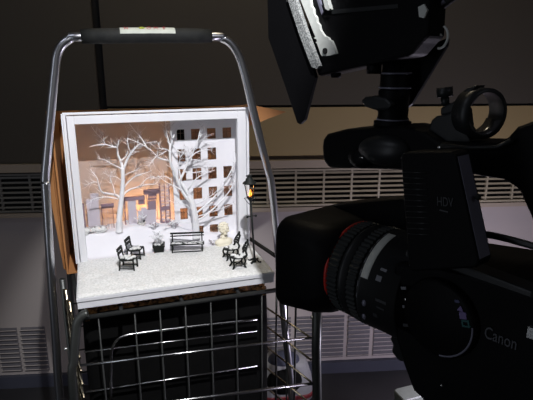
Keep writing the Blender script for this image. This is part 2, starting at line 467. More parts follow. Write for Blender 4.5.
q = B(); prism(q, [Mc @ p for p in f0], (0.0015, .003, 0)); link('side_flap', q, carton, ct)
q = B(); prism(q, [Mc @ Vector(p) for p in ((cx0, cy0+.03, cz1-.002), (cx0-.008, cy0+.02, cz1-.004), (cx0-.018, cy0+.02, cz1-.19), (cx0-.006, cy0+.01, cz0+.01), (cx0, cy0+.02, cz0))], (.002, .003, 0)); link('side_flap', q, carton, ct)

# ================================================================== DISPLAY BOX
dis = thing('display_box', M_D @ Matrix.Translation((0, 0, -.0225)), 'white open fronted display box with a snowy model park inside', 'display box')
Md = Matrix.Translation((0, 0, .0225))
W2, H, DEP = .2, .334, .190
TD = .190
SLOPE = .019          # the lid falls towards the back
q = B()
box(q, -.1932, -.1785, -.003, .011, .0, .3265, Md); box(q, .1735, .1938, -.003, .011, 0, .3265, Md); box(q, -.1785, .1735, -.003, .011, .3085, .3265, Md)
link('front_frame', q, white, dis, bevel=.001)
for xa in (-W2, .195):
    q = B(); prism(q, [Md @ Vector((xa, y, z)) for y, z in ((-.006, 0), (DEP, 0), (DEP, H-SLOPE), (-.006, H))], (.005, 0, 0)); link('side_panel', q, white, dis)
q = B(); prism(q, [Md @ Vector((-.1948, y, z)) for y, z in ((-.006, H-.005), (DEP, H-SLOPE-.005), (DEP, H-SLOPE), (-.006, H))], (.3896, 0, 0)); link('top_panel', q, white, dis)
link('back_panel', bx(-.1948, .1948, DEP-.005, DEP, 0, H-SLOPE-.0055, M=Md), white, dis)
link('backdrop', bx(-.1948, .1948, .1165, .1175, 0, H-.018, M=Md), backd, dis)
link('base_board', bx(-W2, W2, -TD, DEP, -.0075, -.0002, M=Md), white, dis, bevel=.0006)
link('base_board', bx(-W2+.001, W2-.001, -TD+.002, DEP, -.0225, -.0088, M=Md), white, dis, bevel=.0006)
link('spacer', bx(-W2+.006, W2-.006, -TD+.007, DEP-.003, -.0088, -.0075, M=Md), hole, dis)
q = B(); box(q, -W2-.0035, -W2-.0005, -.004, .012, -.0, H-.004, Md); link('edge_strip', q, white, dis)

# snow
CREST = [(-.2, .042), (-.15, .043), (-.08, .050), (-.01, .046), (.03, .040), (.06, .028), (.09, .017), (.13, .012), (.2, .012)]
def drift(x, y):
    s = max(0, min(1, (y-.008)/.050)); s = s*s*(3-2*s)
    for (x0, c0), (x1, c1) in zip(CREST, CREST[1:]):
        if x <= x1 or x1 == .2:
            k = max(0, min(1, (x-x0)/(x1-x0))); k = k*k*(3-2*k)
            return s*(c0+(c1-c0)*k+.0015*math.sin(x*70))
    return 0
def gz(x, y):
    g = .0030*noise.noise(Vector((x*28, y*28, 1)))+.0012*noise.noise(Vector((x*110, y*110, 2)))
    edge = min(x+W2, W2-x, y+TD); k = max(0, min(1, edge/.014))
    rough = 1-.85*max(0, min(1, (y+.004)/.012))
    return .0012+k*(.0030+g*rough)+drift(x, y)
q = B(); NX, NY = 130, 132
def sx(i): return -W2+.0008+(2*W2-.0016)*i/NX
grid = []
for j in range(NY+1):
    y = -TD+.0008+(.1155+TD-.0008)*j/NY; row = []
    for i in range(NX+1):
        x = sx(i)
        if y > -.006: x = max(-.1775, min(.1725, x)) if y < .013 else max(-.194, min(.194, x))
        row.append(q.verts.new((x, y, gz(x, y))))
    grid.append(row)
for j in range(NY):
    for i in range(NX):
        f = q.faces.new((grid[j][i], grid[j][i+1], grid[j+1][i+1], grid[j+1][i])); f.smooth = True
        yc = grid[j][i].co.y; f.material_index = 1 if yc > .001+.004*noise.noise(Vector((grid[j][i].co.x*30, 5, 0))) else 0
rim_v = grid[0]+[r[-1] for r in grid[1:]]+grid[-1][-2::-1]+[r[0] for r in grid[-2:0:-1]]
low = [q.verts.new((v.co.x, v.co.y, 0)) for v in rim_v]
for i in range(len(rim_v)): q.faces.new((rim_v[i], rim_v[(i+1) % len(rim_v)], low[(i+1) % len(low)], low[i]))
sn = link('snow_cover', q, [snowm, bankm], M=M_D)
tag(sn, 'granular white artificial snow spread over the tray of the display box', 'snow', kind='stuff')

def on(x, y, rot=0, s=1): return M_D @ Matrix.Translation((x, y, gz(x, y)-.0008)) @ Matrix.Rotation(rot, 4, 'Z') @ Matrix.Diagonal((s, s, s, 1))

# ---------------------------------------------------- facade with windows
FY = .064
fx0, fx1 = dp(173, 180, -FY)[0], .1945
cols_px = [(178.5, 186), (192.6, 201.4), (208.2, 216.6), (223.5, 231.8)]
rows_px = [(128.3, 138.8), (147.8, 159.8), (167.3, 179), (187, 198), (206, 217), (225, 234)]
# columns are upright in the place; take each from the middle of the wall
colx = [(dp(a, 172, -FY)[0], dp(b, 172, -FY)[0]) for a, b in cols_px]
rowz = [(dp(208, b, -FY)[2], dp(208, a, -FY)[2]) for a, b in rows_px]
skip = {(1, 3), (5, 0), (5, 3)}
fz0, fz1 = .010, .3215
bld = thing('model_apartment_block', M_D @ Matrix.Translation(((fx0+fx1)/2, FY, fz0)), 'white model apartment house front with small square windows inside the display box', 'model building')
Mb = Matrix.Translation((-(fx0+fx1)/2, -FY, -fz0))
q = B()
xsn = sorted([fx0, fx1]+[v for c in colx for v in c]); zsn = sorted([fz0, fz1]+[v for c in rowz for v in c])
for i in range(len(xsn)-1):
    for j in range(len(zsn)-1):
        cxm, czm = (xsn[i]+xsn[i+1])/2, (zsn[j]+zsn[j+1])/2
        inside = any(c0 < cxm < c1 and r0 < czm < r1 and (ri, ci) not in skip for ci, (c0, c1) in enumerate(colx) for ri, (r0, r1) in enumerate(rowz))
        if not inside: box(q, xsn[i], xsn[i+1], 0, .004, zsn[j], zsn[j+1], Mb @ Matrix.Translation((0, FY, 0)))
bmesh.ops.remove_doubles(q, verts=q.verts, dist=1e-6)
seen = {}
for f in list(q.faces):
    key = tuple(sorted(v.index for v in f.verts))
q.verts.index_update()
kill = []
for f in q.faces:
    key = tuple(sorted(v.index for v in f.verts))
    if key in seen: kill += [f, seen[key]]
    else: seen[key] = f
bmesh.ops.delete(q, geom=list(set(kill)), context='FACES')
link('facade', q, facm, bld)
mull = mat('brown_window_bar', (.14, .095, .07), .7); panem = glassy('tinted_pane', (.80, .70, .62), .03)
darkp = glassy('dark_pane', (.08, .08, .08), .03)
for ri, (r0, r1) in enumerate(rowz):
    for ci, (c0, c1) in enumerate(colx):
        if (ri, ci) in skip: continue
        wn = B(); y0, y1 = FY+.0008, FY+.0028; e = .0007
        for a in ((c0, c0+e, r0, r1), (c1-e, c1, r0, r1), (c0+e, c1-e, r0, r0+e), (c0+e, c1-e, r1-e, r1), ((c0+c1)/2-.0004, (c0+c1)/2+.0004, r0+e, r1-e), (c0+e, c1-e, r0+(r1-r0)*.62, r0+(r1-r0)*.62+.0007)):
            box(wn, a[0], a[1], y0, y1, a[2], a[3], Mb)
        wo = link('window', wn, mull, bld)
        link('pane', bx(c0, c1, FY+.0030, FY+.0034, r0, r1, M=Mb), darkp if (ri, ci) == (0, 0) else panem, wo)

# ---------------------------------------------------- cut-out houses at the back
SY = .078
def sp(px, py): 
    p = dp(px, py, -SY); return p[0], p[2]
def cut(bm, px0, px1, py0, py1, y0=0, y1=.006, base=None):
    a, z1 = sp(px0, py0); b2, z0 = sp(px1, py1)
    box(bm, a, b2, SY+y0, SY+y1, z0 if base is None else base, z1)
def cuth(name, label, px):
    return thing(name, M_D @ Matrix.Translation((sp(px, 220)[0], SY, .030)), label, 'model building'), Matrix.Translation((-sp(px, 220)[0], -SY, -.030))
def fin(bm, Mm):
    for v in bm.verts: v.co = Mm @ v.co
    return bm
gb = .030
t, Mm = cuth('model_garden_wall', 'grey lilac model wall with dark post at the left behind the snowy hedge', 93)
q = B(); cut(q, 86, 101, 200, 228, base=gb); cut(q, 90, 99, 194, 200, .001, .005); link('wall_card', fin(q, Mm), paperm, t)
q = B(); cut(q, 82, 86, 204, 228, -.002, .006, base=gb); link('post', fin(q, Mm), plum, t)
t, Mm = cuth('model_gate', 'plum slatted model gate with light shining between its bars', 107)
q = B(); cut(q, 101, 114, 204.5, 207.5); cut(q, 101, 103.6, 207.5, 228, base=gb)
cut(q, 113, 114, 207.5, 228, base=gb)
link('gate_frame', fin(q, Mm), plum, t)
for a in (104.9, 107.6, 110.6):
    q = B(); cut(q, a, a+1.2, 207.5, 228, .001, .004, base=gb); link('bar', fin(q, Mm), paperm, t)
t, Mm = cuth('model_shed', 'flat grey model shed right of the left tree trunk', 131)
q = B(); cut(q, 127, 138, 199, 230, base=gb); link('shed_wall', fin(q, Mm), paperm, t)
q = B(); cut(q, 123.5, 127, 199, 230, .001, .008, base=gb); link('shed_side', fin(q, Mm), plum, t)
q = B(); cut(q, 123, 145, 198, 199.4, -.002, .01); cut(q, 138, 145, 199.4, 204.5, .002, .006); link('roof', fin(q, Mm), plum, t)
t, Mm = cuth('model_tower_house', 'plum model house with a flat capped tower and lit slots', 152)
q = B(); cut(q, 138, 157, 211, 230, 0, .006, base=gb); cut(q, 141, 147, 208, 211, .001, .005); link('house_wall', fin(q, Mm), paperm, t)
q = B()
cut(q, 146.5, 148, 193.5, 211, .001, .007); cut(q, 156.5, 158.5, 193.5, 228, .001, .007, base=gb); cut(q, 148, 156.5, 193.5, 196.5, .001, .006); cut(q, 148, 156.5, 198.2, 199.4, .001, .006); cut(q, 148, 156.5, 201, 211, .001, .006)
link('tower_wall', fin(q, Mm), plum, t)
q = B(); cut(q, 143.5, 160, 190.5, 193.4, -.002, .010); link('tower_cap', fin(q, Mm), plum, t)
t, Mm = cuth('model_scaffold', 'tall slotted model stair tower with glowing gaps left of the right tree', 165)
q = B()
cut(q, 160.2, 161.2, 184, 228, .001, .006, base=gb); cut(q, 164.6, 166.2, 184, 228, .001, .006, base=gb); cut(q, 169.4, 170.6, 184, 228, .001, .006, base=gb); cut(q, 161.2, 169.4, 207, 210, .001, .006)
cut(q, 161.2, 171, 222, 229, .001, .006, base=gb)
link('tower_frame', fin(q, Mm), plum, t)
q = B()
for k in range(10):
    y = 186+k*3.6
    if 205 < y < 211: continue
    cut(q, 161.2, 164.6, y, y+1.5, .002, .005); cut(q, 166.2, 169.4, y, y+2.2, .002, .005)
link('tread', fin(q, Mm), paperm, t)

# ---------------------------------------------------- trees
def polyl(pts, y, ph):
    out = []
    for i, (px, py) in enumerate(pts):
        yy = y + (.008*math.sin(ph+i*.9) if i > 0 else 0)
        out.append(Vector(pix(M_D, px, py, 1, yy)))
    return out
def twigs(bm, P, rad, n, Ls, mi=0, mx=.1745, ymax=.056, zmax=.30):
    for _ in range(n):
        i = random.randrange(len(P)//3, len(P)-1) if len(P) > 3 else 1
        base = P[i]; d = (P[min(i+1, len(P)-1)]-P[i-1]).normalized()
        side = random.choice((-1, 1)); a = random.uniform(.5, 1.1)*side
        dd = Vector((d.x*math.cos(a)-d.z*math.sin(a), random.uniform(-.5, .35), d.x*math.sin(a)+d.z*math.cos(a))).normalized()
        L = random.uniform(.5, 1)*Ls; p = [base]
        for k in range(3):
            dd = (dd+Vector((random.uniform(-.3, .3), random.uniform(-.2, .2), random.uniform(-.1, .35)))).normalized()
            p.append(p[-1]+dd*L/3)
        for v in p:
            v.x = max(-.186, min(mx, v.x)); v.z = min(zmax, v.z); v.y = min(ymax, v.y)
        r = max(.00035, rad[i]*.38)
        tube(bm, p, [r, r*.8, r*.6, r*.35], 5, mi)
def tree(label, y, trunk, tr, limbs, tw, mx, ymax):
    base = Vector(pix(M_D, trunk[0][0], trunk[0][1], 1, y))
    base.z = gz(base.x, y)-.0006
    t = thing('model_tree', M_D @ Matrix.Translation(base), label, 'model tree', 'white model trees in the display box')
    Mi = Matrix.Translation(-base)
    def put(bm, nm, ms):
        for v in bm.verts: v.co = Mi @ v.co
        link(nm, bm, ms, t)
    P = polyl(trunk, y, 0); P[0] = base.copy(); 
    for p in P: p.y = y
    q = B(); P2 = catmull(P, 4); rr_ = [tr[min(len(tr)-1, i//4)]+(tr[min(len(tr)-1, i//4+1)]-tr[min(len(tr)-1, i//4)])*(i % 4)/4 for i in range(len(P2))]
    tube(q, P2, rr_, 10); put(q, 'trunk', treem)
    for li, (pts, r0, r1) in enumerate(limbs):
        P = polyl(pts, y, li*1.7); P2 = catmull(P, 3); n = len(P2)
        for v in P2: v.y = min(v.y, ymax); v.z = min(v.z, .318)
        rad = [r0+(r1-r0)*i/(n-1) for i in range(n)]
        q = B(); tube(q, P2, rad, 7)
        twigs(q, P2, rad, tw, .023, 0, mx, ymax); twigs(q, P2, [r1*1.3]*n, max(1, tw//2), .011, 1, mx, ymax)
        put(q, 'branch', [treem, twigm])
    return t
K_ = .00112  # metres for half a pixel of width, roughly
limbsL = [
 ([(123, 170), (121, 162), (118, 155), (117, 148), (113, 147), (105, 144.5), (97, 145), (89, 147)], 2.6, .45),
 ([(106, 145), (101, 138), (96, 133), (91, 126)], 1.0, .4), ([(104.5, 144), (103.5, 138), (103, 131)], .7, .35),
 ([(117, 150), (118, 144), (119, 139)], 1.0, .4), ([(121, 161), (126, 156), (128, 151)], 1.2, .5),
 ([(123, 170), (127, 160), (131, 153), (136, 147), (140, 144)], 2.6, 1.0), ([(130.5, 153), (128, 145), (127.5, 137), (129, 131)], 1.3, .4),
 ([(138, 145), (146, 143), (157, 141.5)], .8, .35), ([(137, 147), (139, 138), (141, 131)], .7, .3),
 ([(122, 169), (115, 165.5), (110, 163), (105, 160), (97, 158)], 1.3, .4),
 ([(123, 176), (130, 172.5), (136, 170), (141, 166)], 1.0, .4),
 ([(120.5, 199), (117, 195.5), (108, 193.5), (102, 192), (99, 186), (97, 178), (93, 173), (90, 169)], 2.3, .5),
 ([(115, 195), (113, 186), (110, 178), (112, 171)], 1.2, .4), ([(118, 199), (107, 197), (98, 198), (88, 201)], 1.4, .4),
 ([(99, 182), (92, 182.5), (84, 186)], .8, .35),
 ([(122, 196), (128, 190.5), (136, 187.5), (147, 184.5), (155, 184), (160, 179)], 2.0, .5),
 ([(124, 187), (131, 179.5), (138, 175), (146, 173), (152, 170)], 1.4, .4), ([(139, 187), (147, 178.5), (155, 176)], 1.1, .4),
 ([(122, 181), (116, 177), (109, 176), (103, 172)], 1.0, .35),
]
limbsR = [
 ([(192, 204), (183, 192), (178, 181), (174.5, 172), (171, 165), (170, 155), (170.3, 145), (171.5, 142), (175, 133), (178, 128), (184, 122.5)], 4.0, .6),
 ([(170.2, 147), (168, 139), (166, 130), (165.5, 121.5)], 1.6, .6), ([(172.5, 139), (170.5, 131), (172, 123)], 1.1, .4),
 ([(193, 203), (184, 187), (180.5, 180), (184, 172), (188, 162), (192, 155), (194.5, 148), (198, 140), (200, 130), (201, 122.5)], 3.2, .6),
 ([(194.5, 148), (201, 135.5), (206, 127.5), (210, 121)], 1.3, .5), ([(197, 143), (204, 138), (207, 134)], .9, .4),
 ([(189, 160), (196, 152.5), (206, 150), (213, 150)], 1.3, .5), ([(171.5, 143), (177, 151), (185, 152), (193, 149)], 1.2, .6),
 ([(181, 181), (179, 167), (180, 157), (178, 150)], 1.4, .5), ([(180, 158), (184, 152), (186, 145)], .8, .4),
 ([(170, 152), (165, 149), (160, 148.5), (158, 142)], 1.3, .5),
 ([(170, 161), (160, 158.5), (156, 155.5), (150, 149.5), (140, 143.5), (128, 138.5)], 1.6, .6),
 ([(147, 148), (141, 138), (135, 131), (129, 123.5)], 1.3, .5), ([(156.5, 156), (152, 161), (148, 167)], .9, .6), ([(168, 150), (163, 153), (155, 158), (149, 165)], 1.1, .5),
 ([(172, 180), (165, 176.5), (157, 177), (150, 180)], 1.1, .4), ([(181, 190), (174, 186), (166, 182), (158, 176)], 1.4, .45),
 ([(194, 222), (205, 216), (214, 208), (222, 200), (230, 190), (235, 180)], 2.0, .6),
 ([(195, 214), (206, 205), (214, 197), (221, 189), (228, 179), (233, 171), (236, 160)], 2.0, .5),
 ([(192, 206), (200, 202.5), (212, 195), (222, 186)], 1.5, .5), ([(196, 217), (210, 212.5), (225, 207), (237, 202)], 1.3, .5),
 ([(188, 190), (196, 179), (205, 173.5), (215, 170)], 1.6, .5), ([(185, 172), (195, 172.5), (205, 170), (212, 164)], 1.1, .4),
 ([(193, 224), (180, 222), (172, 222.5), (164, 225)], 1.2, .45), ([(224, 183), (230, 173), (235, 161), (237, 149)], 1.4, .5),
 ([(226, 196), (232, 187), (236.5, 176)], 1.1, .5), ([(190, 160), (199, 160), (208, 163)], 1.0, .4),
 ([(194, 212), (186, 205), (176, 203), (168, 200)], 1.1, .4),
]
def sc(l): return [(p, a*K_*1.15, b*K_*1.1) for p, a, b in l]
tree('white snow covered model tree with a tall forked trunk, in front of the glowing gate', .050, [(119.5, 233), (119, 226), (119.5, 214), (121.2, 200), (122.5, 190), (123, 178), (123, 168)], [k*K_*1.38 for k in (6.0, 4.8, 4.3, 3.7, 3.3, 2.9, 2.6)], sc(limbsL), 10, .16, .070)
tree('larger white snow covered model tree behind the park bench, spreading across the windows', .036, [(196, 240), (195.5, 232), (195, 221), (193.8, 210), (192, 202), (189, 196)], [k*K_*1.3 for k in (7.6, 6.4, 5.6, 5.2, 5.0, 3.5)], sc(limbsR), 12, .186, .056)

# ---------------------------------------------------- street furniture
def seatsnow(bm, w, d, z, h=.002):
    for i in range(14):
        blob(bm, (random.uniform(-w*.4, w*.4), random.uniform(-d*.35, d*.35), z+h*.3), (w*.16, d*.2, h), 1, None, .3)
# park bench
bp0, bp1 = pix(M_D, 171, 251.5, 2, .004), pix(M_D, 204, 250, 2, .004)
bc = (Vector(bp0)+Vector(bp1))/2; bang = math.atan2(bp1[1]-bp0[1], bp1[0]-bp0[0])
bw = (Vector(bp1)-Vector(bp0)).length/2
bn = thing('park_bench', on(bc.x, bc.y, bang), 'black slatted park bench facing out below the larger white tree', 'bench')
for z0, z1 in ((.0330, .0355), (.0385, .0425)):
    link('back_slat', bx(-bw-.001, bw+.001, .0125+(z0-.03)*.15, .0145+(z0-.03)*.15, z0, z1), cast, bn)
for k in range(4):
    link('seat_slat', bx(-bw-.001, bw+.001, -.010+k*.0058, -.0058+k*.0058, .0185, .0203), cast, bn)
for x in (-bw+.004, bw-.004):
    q = B(); box(q, x-.0015, x+.0015, -.0105, -.0085, 0, .0185); box(q, x-.0015, x+.0015, .0110, .0125, 0, .042); box(q, x-.001, x+.001, -.0085, .011, .0165, .0185); box(q, x-.001, x+.001, -.0085, .011, .0025, .0042)
    link('bench_end', q, cast, bn)
link('stretcher', bx(-bw+.006, bw-.006, -.0104, -.0086, .0018, .0040), cast, bn)
q = B()
for i in range(26): blob(q, (random.uniform(-bw*.9, bw*.9), random.uniform(-.006, .008), .0205), (.005, .003, .0012), 1, None, .3)
link('snow_layer', q, snowm, bn)

def slat_chair(x, y, rot, label):
    t = thing('garden_chair', on(x, y, rot, 1.08), label, 'chair', 'slatted garden chairs on the left of the tray')
    # faces +x ; backrest at -x
    for i, (z0, z1, xx) in enumerate(((.0325, .0375, -.0165), (.0395, .0455, -.0180))):
        link('back_slat', bx(xx-.0012, xx+.0012, -.0125, .0125, z0, z1), cast, t)
    for k in range(5): link('seat_slat', bx(-.0135+k*.0056, -.0135+k*.0056+.0042, -.0125, .0125, .0218, .0242), cast, t)
    for s in (-1, 1):
        q = B(); tube(q, [(-.0175, s*.0112, .045), (-.0150, s*.0112, .026), (-.010, s*.0112, .021), (.010, s*.0112, .0225), (.0135, s*.0112, .021)], .0017, 6); link('side_rail', q, cast, t)
        q = B(); tube(q, [(.0125, s*.0112, .0225), (.0135, s*.0112, 0)], .0018, 6); link('leg', q, cast, t)
        q = B(); tube(q, [(-.0135, s*.0112, .0235), (-.0165, s*.0112, 0)], .0018, 6); link('leg', q, cast, t)
        q = B(); tube(q, [(-.0158, s*.0112, .005), (.0133, s*.0112, .005)], .0013, 6); link('stretcher', q, cast, t)
    q = B(); seatsnow(q, .028, .026, .0245, .0022); link('snow_layer', q, snowm, t)
ca = pix(M_D, 129, 269, 2, .004); cb = pix(M_D, 136.5, 258, 2, .004)
slat_chair(ca[0]+.001, ca[1]+.004, R(-22), 'black slatted garden chair nearest the front on the left side of the snow')
slat_chair(cb[0]+.000, cb[1]+.003, R(-26), 'black slatted garden chair just behind the front left chair')

def iron_chair(x, y, rot, label):
    t = thing('iron_chair', on(x, y, rot, 1.18), label, 'chair', 'curved cast iron chairs beside the street lamp')
    q = B()
    for s in (-1, 1):
        tube(q, catmull([(-.010, s*.010, .021), (-.014, s*.0098, .026), (-.0125, s*.0085, .032), (-.015, s*.0065, .039), (-.019, s*.004, .046)], 3), .0019, 6)
    tube(q, [(-.0125, -.0085, .032), (-.0125, .0085, .032)], .0017, 6); tube(q, [(-.0155, -.006, .040), (-.0155, .006, .040)], .0014, 6)
    for z in (.035, .0375): tube(q, [(-.0138, -.0072, z), (-.0138, .0072, z)], .0014, 6)
    blob(q, (-.0185, 0, .0465), (.0024, .0050, .0034), 2); blob(q, (-.0190, 0, .0505), (.0020, .0026, .0024), 2)
    link('backrest', q, cast, t)
    q = B(); lathe(q, [(.0200, .0118), (.0205, .0132), (.0218, .0132), (.0222, .0120)], 'Z', 18, Matrix.Diagonal((1.05, 1, 1, 1))); link('seat', q, cast, t)
    for sx_ in (-1, 1):
        for s in (-1, 1):
            q = B(); tube(q, catmull([(sx_*.0095, s*.0085, .0205), (sx_*.0115, s*.0095, .014), (sx_*.0095, s*.0085, .007), (sx_*.0130, s*.0105, 0)], 3), .0017, 6); link('leg', q, cast, t)
    q = B(); tube(q, [(-.0100, -.0088, .008), (.0100, .0088, .008)], .0014, 6); tube(q, [(.0100, -.0088, .008), (-.0100, .0088, .008)], .0014, 6); link('stretcher', q, cast, t)
    q = B(); seatsnow(q, .024, .024, .0223, .0022); link('snow_layer', q, snowm, t)
cc = pix(M_D, 231, 258, 2, .004); cd = pix(M_D, 238.5, 267.5, 2, .004)
iron_chair(cc[0], cc[1]+.003, R(190), 'black cast iron chair with curved back, the one nearer the white bust')
iron_chair(cd[0], cd[1]+.004, R(182), 'black cast iron chair with curved back, nearest the front beside the street lamp')

# street lamp
lpos = pix(M_D, 254.5, 261.5, 2, .004)
top = dp(249, 174, -lpos[1])
LH = top[2]-gz(lpos[0], lpos[1]); 
lam = thing('street_lamp', on(lpos[0], lpos[1]), 'black model street lamp with a glowing orange lantern at the right of the tray', 'street lamp')
tilt = (top[0]-lpos[0])/LH
Mtilt = Matrix(((1, 0, tilt, 0), (0, 1, 0, 0), (0, 0, 1, 0), (0, 0, 0, 1))) if False else Matrix.Rotation(math.atan(tilt), 4, 'Y')
q = B()
for k in range(4):
    a = R(45+90*k); tube(q, catmull([(0, 0, .008), (math.cos(a)*.006, math.sin(a)*.006, .006), (math.cos(a)*.013, math.sin(a)*.013, .002), (math.cos(a)*.016, math.sin(a)*.016, .004)], 3), .0019, 6)
lathe(q, [(0, .005), (.004, .004), (.010, .003), (.014, .0022)], 'Z', 12); link('base', q, cast, lam)
z0 = LH-.062
q = B(); tube(q, [(0, 0, .012), Mtilt @ Vector((0, 0, z0))], .0022, 10); link('pole', q, cast, lam)
q = B(); zc = LH*.535; tube(q, [Mtilt @ Vector((-.009, 0, zc)), Mtilt @ Vector((.009, 0, zc))], .0014, 6)
for s in (-1, 1): blob(q, Mtilt @ Vector((s*.0095, 0, zc)), (.0028, .0028, .0028), 2)
link('crossbar', q, cast, lam)
q = B()
Mlan = Mtilt @ Matrix.Diagonal((1.32, 1.32, 1, 1))
for k in range(6):
    a = R(60*k+15); d = Vector((math.cos(a), math.sin(a), 0))
    tube(q, [Mlan @ (d*.0058+Vector((0, 0, z0+.012))), Mlan @ (d*.0095+Vector((0, 0, z0+.043)))], .0009, 5)
for zz, r in ((z0+.012, .0058), (z0+.043, .0095)):
    tube(q, [Mlan @ Vector((math.cos(R(60*k+15))*r, math.sin(R(60*k+15))*r, zz)) for k in range(6)], .0011, 5, closed=True)
lathe(q, [(z0, .0016), (z0+.005, .003), (z0+.010, .0056), (z0+.0115, .0062)], 'Z', 12, Mlan)
lathe(q, [(z0+.043, .0118), (z0+.0445, .0112), (z0+.049, .0065), (z0+.053, .0060), (z0+.056, .0035), (z0+.058, .0030), (z0+.0585, .004), (z0+.060, .0035), (z0+.062, .0005)], 'Z', 12, Mlan)
for s in (-1, 1): blob(q, Mlan @ Vector((s*.0042, 0, z0+.0595)), (.0020, .0018, .0018), 1)
tube(q, [Mlan @ Vector((-.011, 0, z0+.0115)), Mlan @ Vector((.011, 0, z0+.0115))], .0007, 5)
for s in (-1, 1): tube(q, catmull([Mlan @ Vector((s*.010, 0, z0+.0112)), Mlan @ Vector((s*.007, 0, z0+.004)), Mlan @ Vector((s*.001, 0, z0-.006))], 3), .0007, 5)
lan = link('lantern', q, cast, lam)
q = B(); lathe(q, [(z0+.013, .0052), (z0+.042, .0088)], 'Z', 6, Mlan, a0=R(15), a1=R(15)+2*math.pi, smooth=False); link('lantern_glass', q, glassy('lantern_pane', (.99, .98, .97), .03), lan)
q = B(); blob(q, Mlan @ Vector((0, 0, z0+.0185)), (.0030, .0030, .0055), 2); blob(q, Mlan @ Vector((.0002, 0, z0+.0245)), (.0018, .0018, .0052), 2)
fmat = emit('orange_flame', (1, .30, .03), 5.5); link('flame_bulb', q, fmat, lan)

# bust
bu = pix(M_D, 222, 246, 2, .006)
by = .003
bu = pix(M_D, 224, 246, 1, by)
bs = thing('plaster_bust', M_D @ Matrix.Translation((bu[0], by, gz(bu[0], by)-.001)) @ Matrix.Rotation(R(12), 4, 'Z') @ Matrix.Diagonal((1.75, 1.5, 1.42, 1)), 'cream plaster bust of a curly haired man behind the iron chairs', 'bust')
q = B()
blob(q, (0, 0, .006), (.0135, .0075, .0075), 3); blob(q, (0, 0, .002), (.0125, .0078, .004), 2)
tube(q, [(0, 0, .010), (0, -.0006, .020)], [.0052, .0042], 12)
bmesh.ops.remove_doubles(q, verts=q.verts, dist=1e-7)
blob(q, (0, -.001, .0295), (.0070, .0080, .0098), 3)
blob(q, (0, -.0090, .0285), (.0012, .0022, .0026), 2); blob(q, (0, -.0075, .0225), (.0030, .0020, .0022), 2)
for s in (-1, 1):
    blob(q, (s*.0028, -.0078, .0325), (.0024, .0014, .0009), 2); blob(q, (s*.0070, .0002, .0285), (.0012, .0022, .0028), 2); blob(q, (s*.0042, -.0062, .0265), (.0024, .0022, .0022), 2)
blob(q, (0, -.0085, .0245), (.0022, .0010, .0006), 1)
link('bust_body', q, cream, bs)
q = B()
for i in range(46):
    a = random.uniform(0, 2*math.pi); e = random.uniform(.05, 1.45)
    d = Vector((math.cos(a)*math.cos(e), math.sin(a)*math.cos(e), math.sin(e)))
    if d.y < -.45 and d.z < .62: continue
    blob(q, (d.x*.0072, d.y*.0078-.0005, .0305+d.z*.0092), (.0022, .0022, .0020), 1)
link('curled_hair', q, cream, bs)

# planters and shrubs
def sprigs(bm, n, r, h, base, rad=.0006, m2=0):
    for i in range(n):
        a = random.uniform(0, 2*math.pi); k = random.uniform(.2, 1)
        p0 = Vector((math.cos(a)*r*.2, math.sin(a)*r*.2, base)); p3 = Vector((math.cos(a)*r*k, math.sin(a)*r*k*.6, base+h*random.uniform(.5, 1)))
        pm = p0.lerp(p3, .5)+Vector((0, 0, h*.12)); tube(bm, [p0, pm, p3], [rad, rad*.8, rad*.6], 5, m2)
        for j in range(3):
            s = pm.lerp(p3, random.random()); blob(bm, s+Vector((random.uniform(-1, 1), random.uniform(-1, 1), random.uniform(-1, 1)))*r*.12, (.0018, .0015, .0013), 1, None, .4)
pp = pix(M_D, 159.5, 252, 2, .005)
pl = thing('square_planter', on(pp[0], pp[1]+.008, R(-8)), 'black square planter holding a snowy shrub, left of the park bench', 'planter')
q = B(); loft(q, [[Vector((sx_*w, sy_*w, z)) for sx_, sy_ in ((-1, -1), (1, -1), (1, 1), (-1, 1))] for z, w in ((0, .0105), (.015, .0125), (.015, .0140), (.0185, .0140), (.0185, .0122), (.0165, .0120))]); link('pot', q, cast, pl)
q = B(); seatsnow(q, .024, .024, .0175, .002); link('snow_layer', q, snowm, pl)
q = B(); sprigs(q, 26, .019, .036, .017); link('shrub', q, treem, pl)
pp = pix(M_D, 143, 241, 2, .012)
pl = thing('plant_bowl', on(pp[0], pp[1], 0), 'small pale bowl with a snowy twig plant behind the left chairs', 'planter')
q = B(); lathe(q, [(0, .005), (.003, .0085), (.007, .0105), (.0078, .0100), (.006, .008)], 'Z', 18); link('bowl', q, bowlm, pl)
q = B(); sprigs(q, 14, .018, .024, .005); link('plant', q, treem, pl)
q = B(); blob(q, (.005, -.007, .012), (.0024, .002, .0024), 2); link('dark_pod', q, cast, pl)
hx, hy = dp(94, 232, -.06)[0], .058
hg = thing('snowy_hedge', on(hx, hy), 'low snow covered hedge at the foot of the lilac wall, far left', 'hedge')
q = B()
for i in range(26):
    blob(q, (random.uniform(-.026, .026), random.uniform(-.006, .006), random.uniform(.001, .012)), (.008, .006, .006), 2, None, .35)
link('hedge_body', q, snowm, hg)
q = B()
for i in range(24):
    x = random.uniform(-.028, .030); tube(q, [(x, -.004, .010), (x+random.uniform(-.005, .005), -.006, .0175), (x+random.uniform(-.01, .01), -.007, .019)], .0005, 5)
link('bare_twigs', q, twigm, hg)
def shrub(px, py, lab, n, r, h, z=.016):
    p = pix(M_D, px, py, 2, z)
    t = thing('snowy_shrub', on(p[0], min(p[1], .05)), lab, 'shrub', 'snowy shrubs on the bank')
    q = B(); sprigs(q, n, r, h, -.001); link('sprigs', q, treem, t)
    q = B(); sprigs(q, n//2, r*1.1, h*.9, -.001, .0004); link('bare_twigs', q, twigm, t)
shrub(152, 235, 'small snowy twig shrub on the bank between the pale bowl and the black planter', 12, .015, .020)
shrub(172, 234, 'snowy twig shrub on the bank just left of the larger tree trunk', 14, .016, .022)
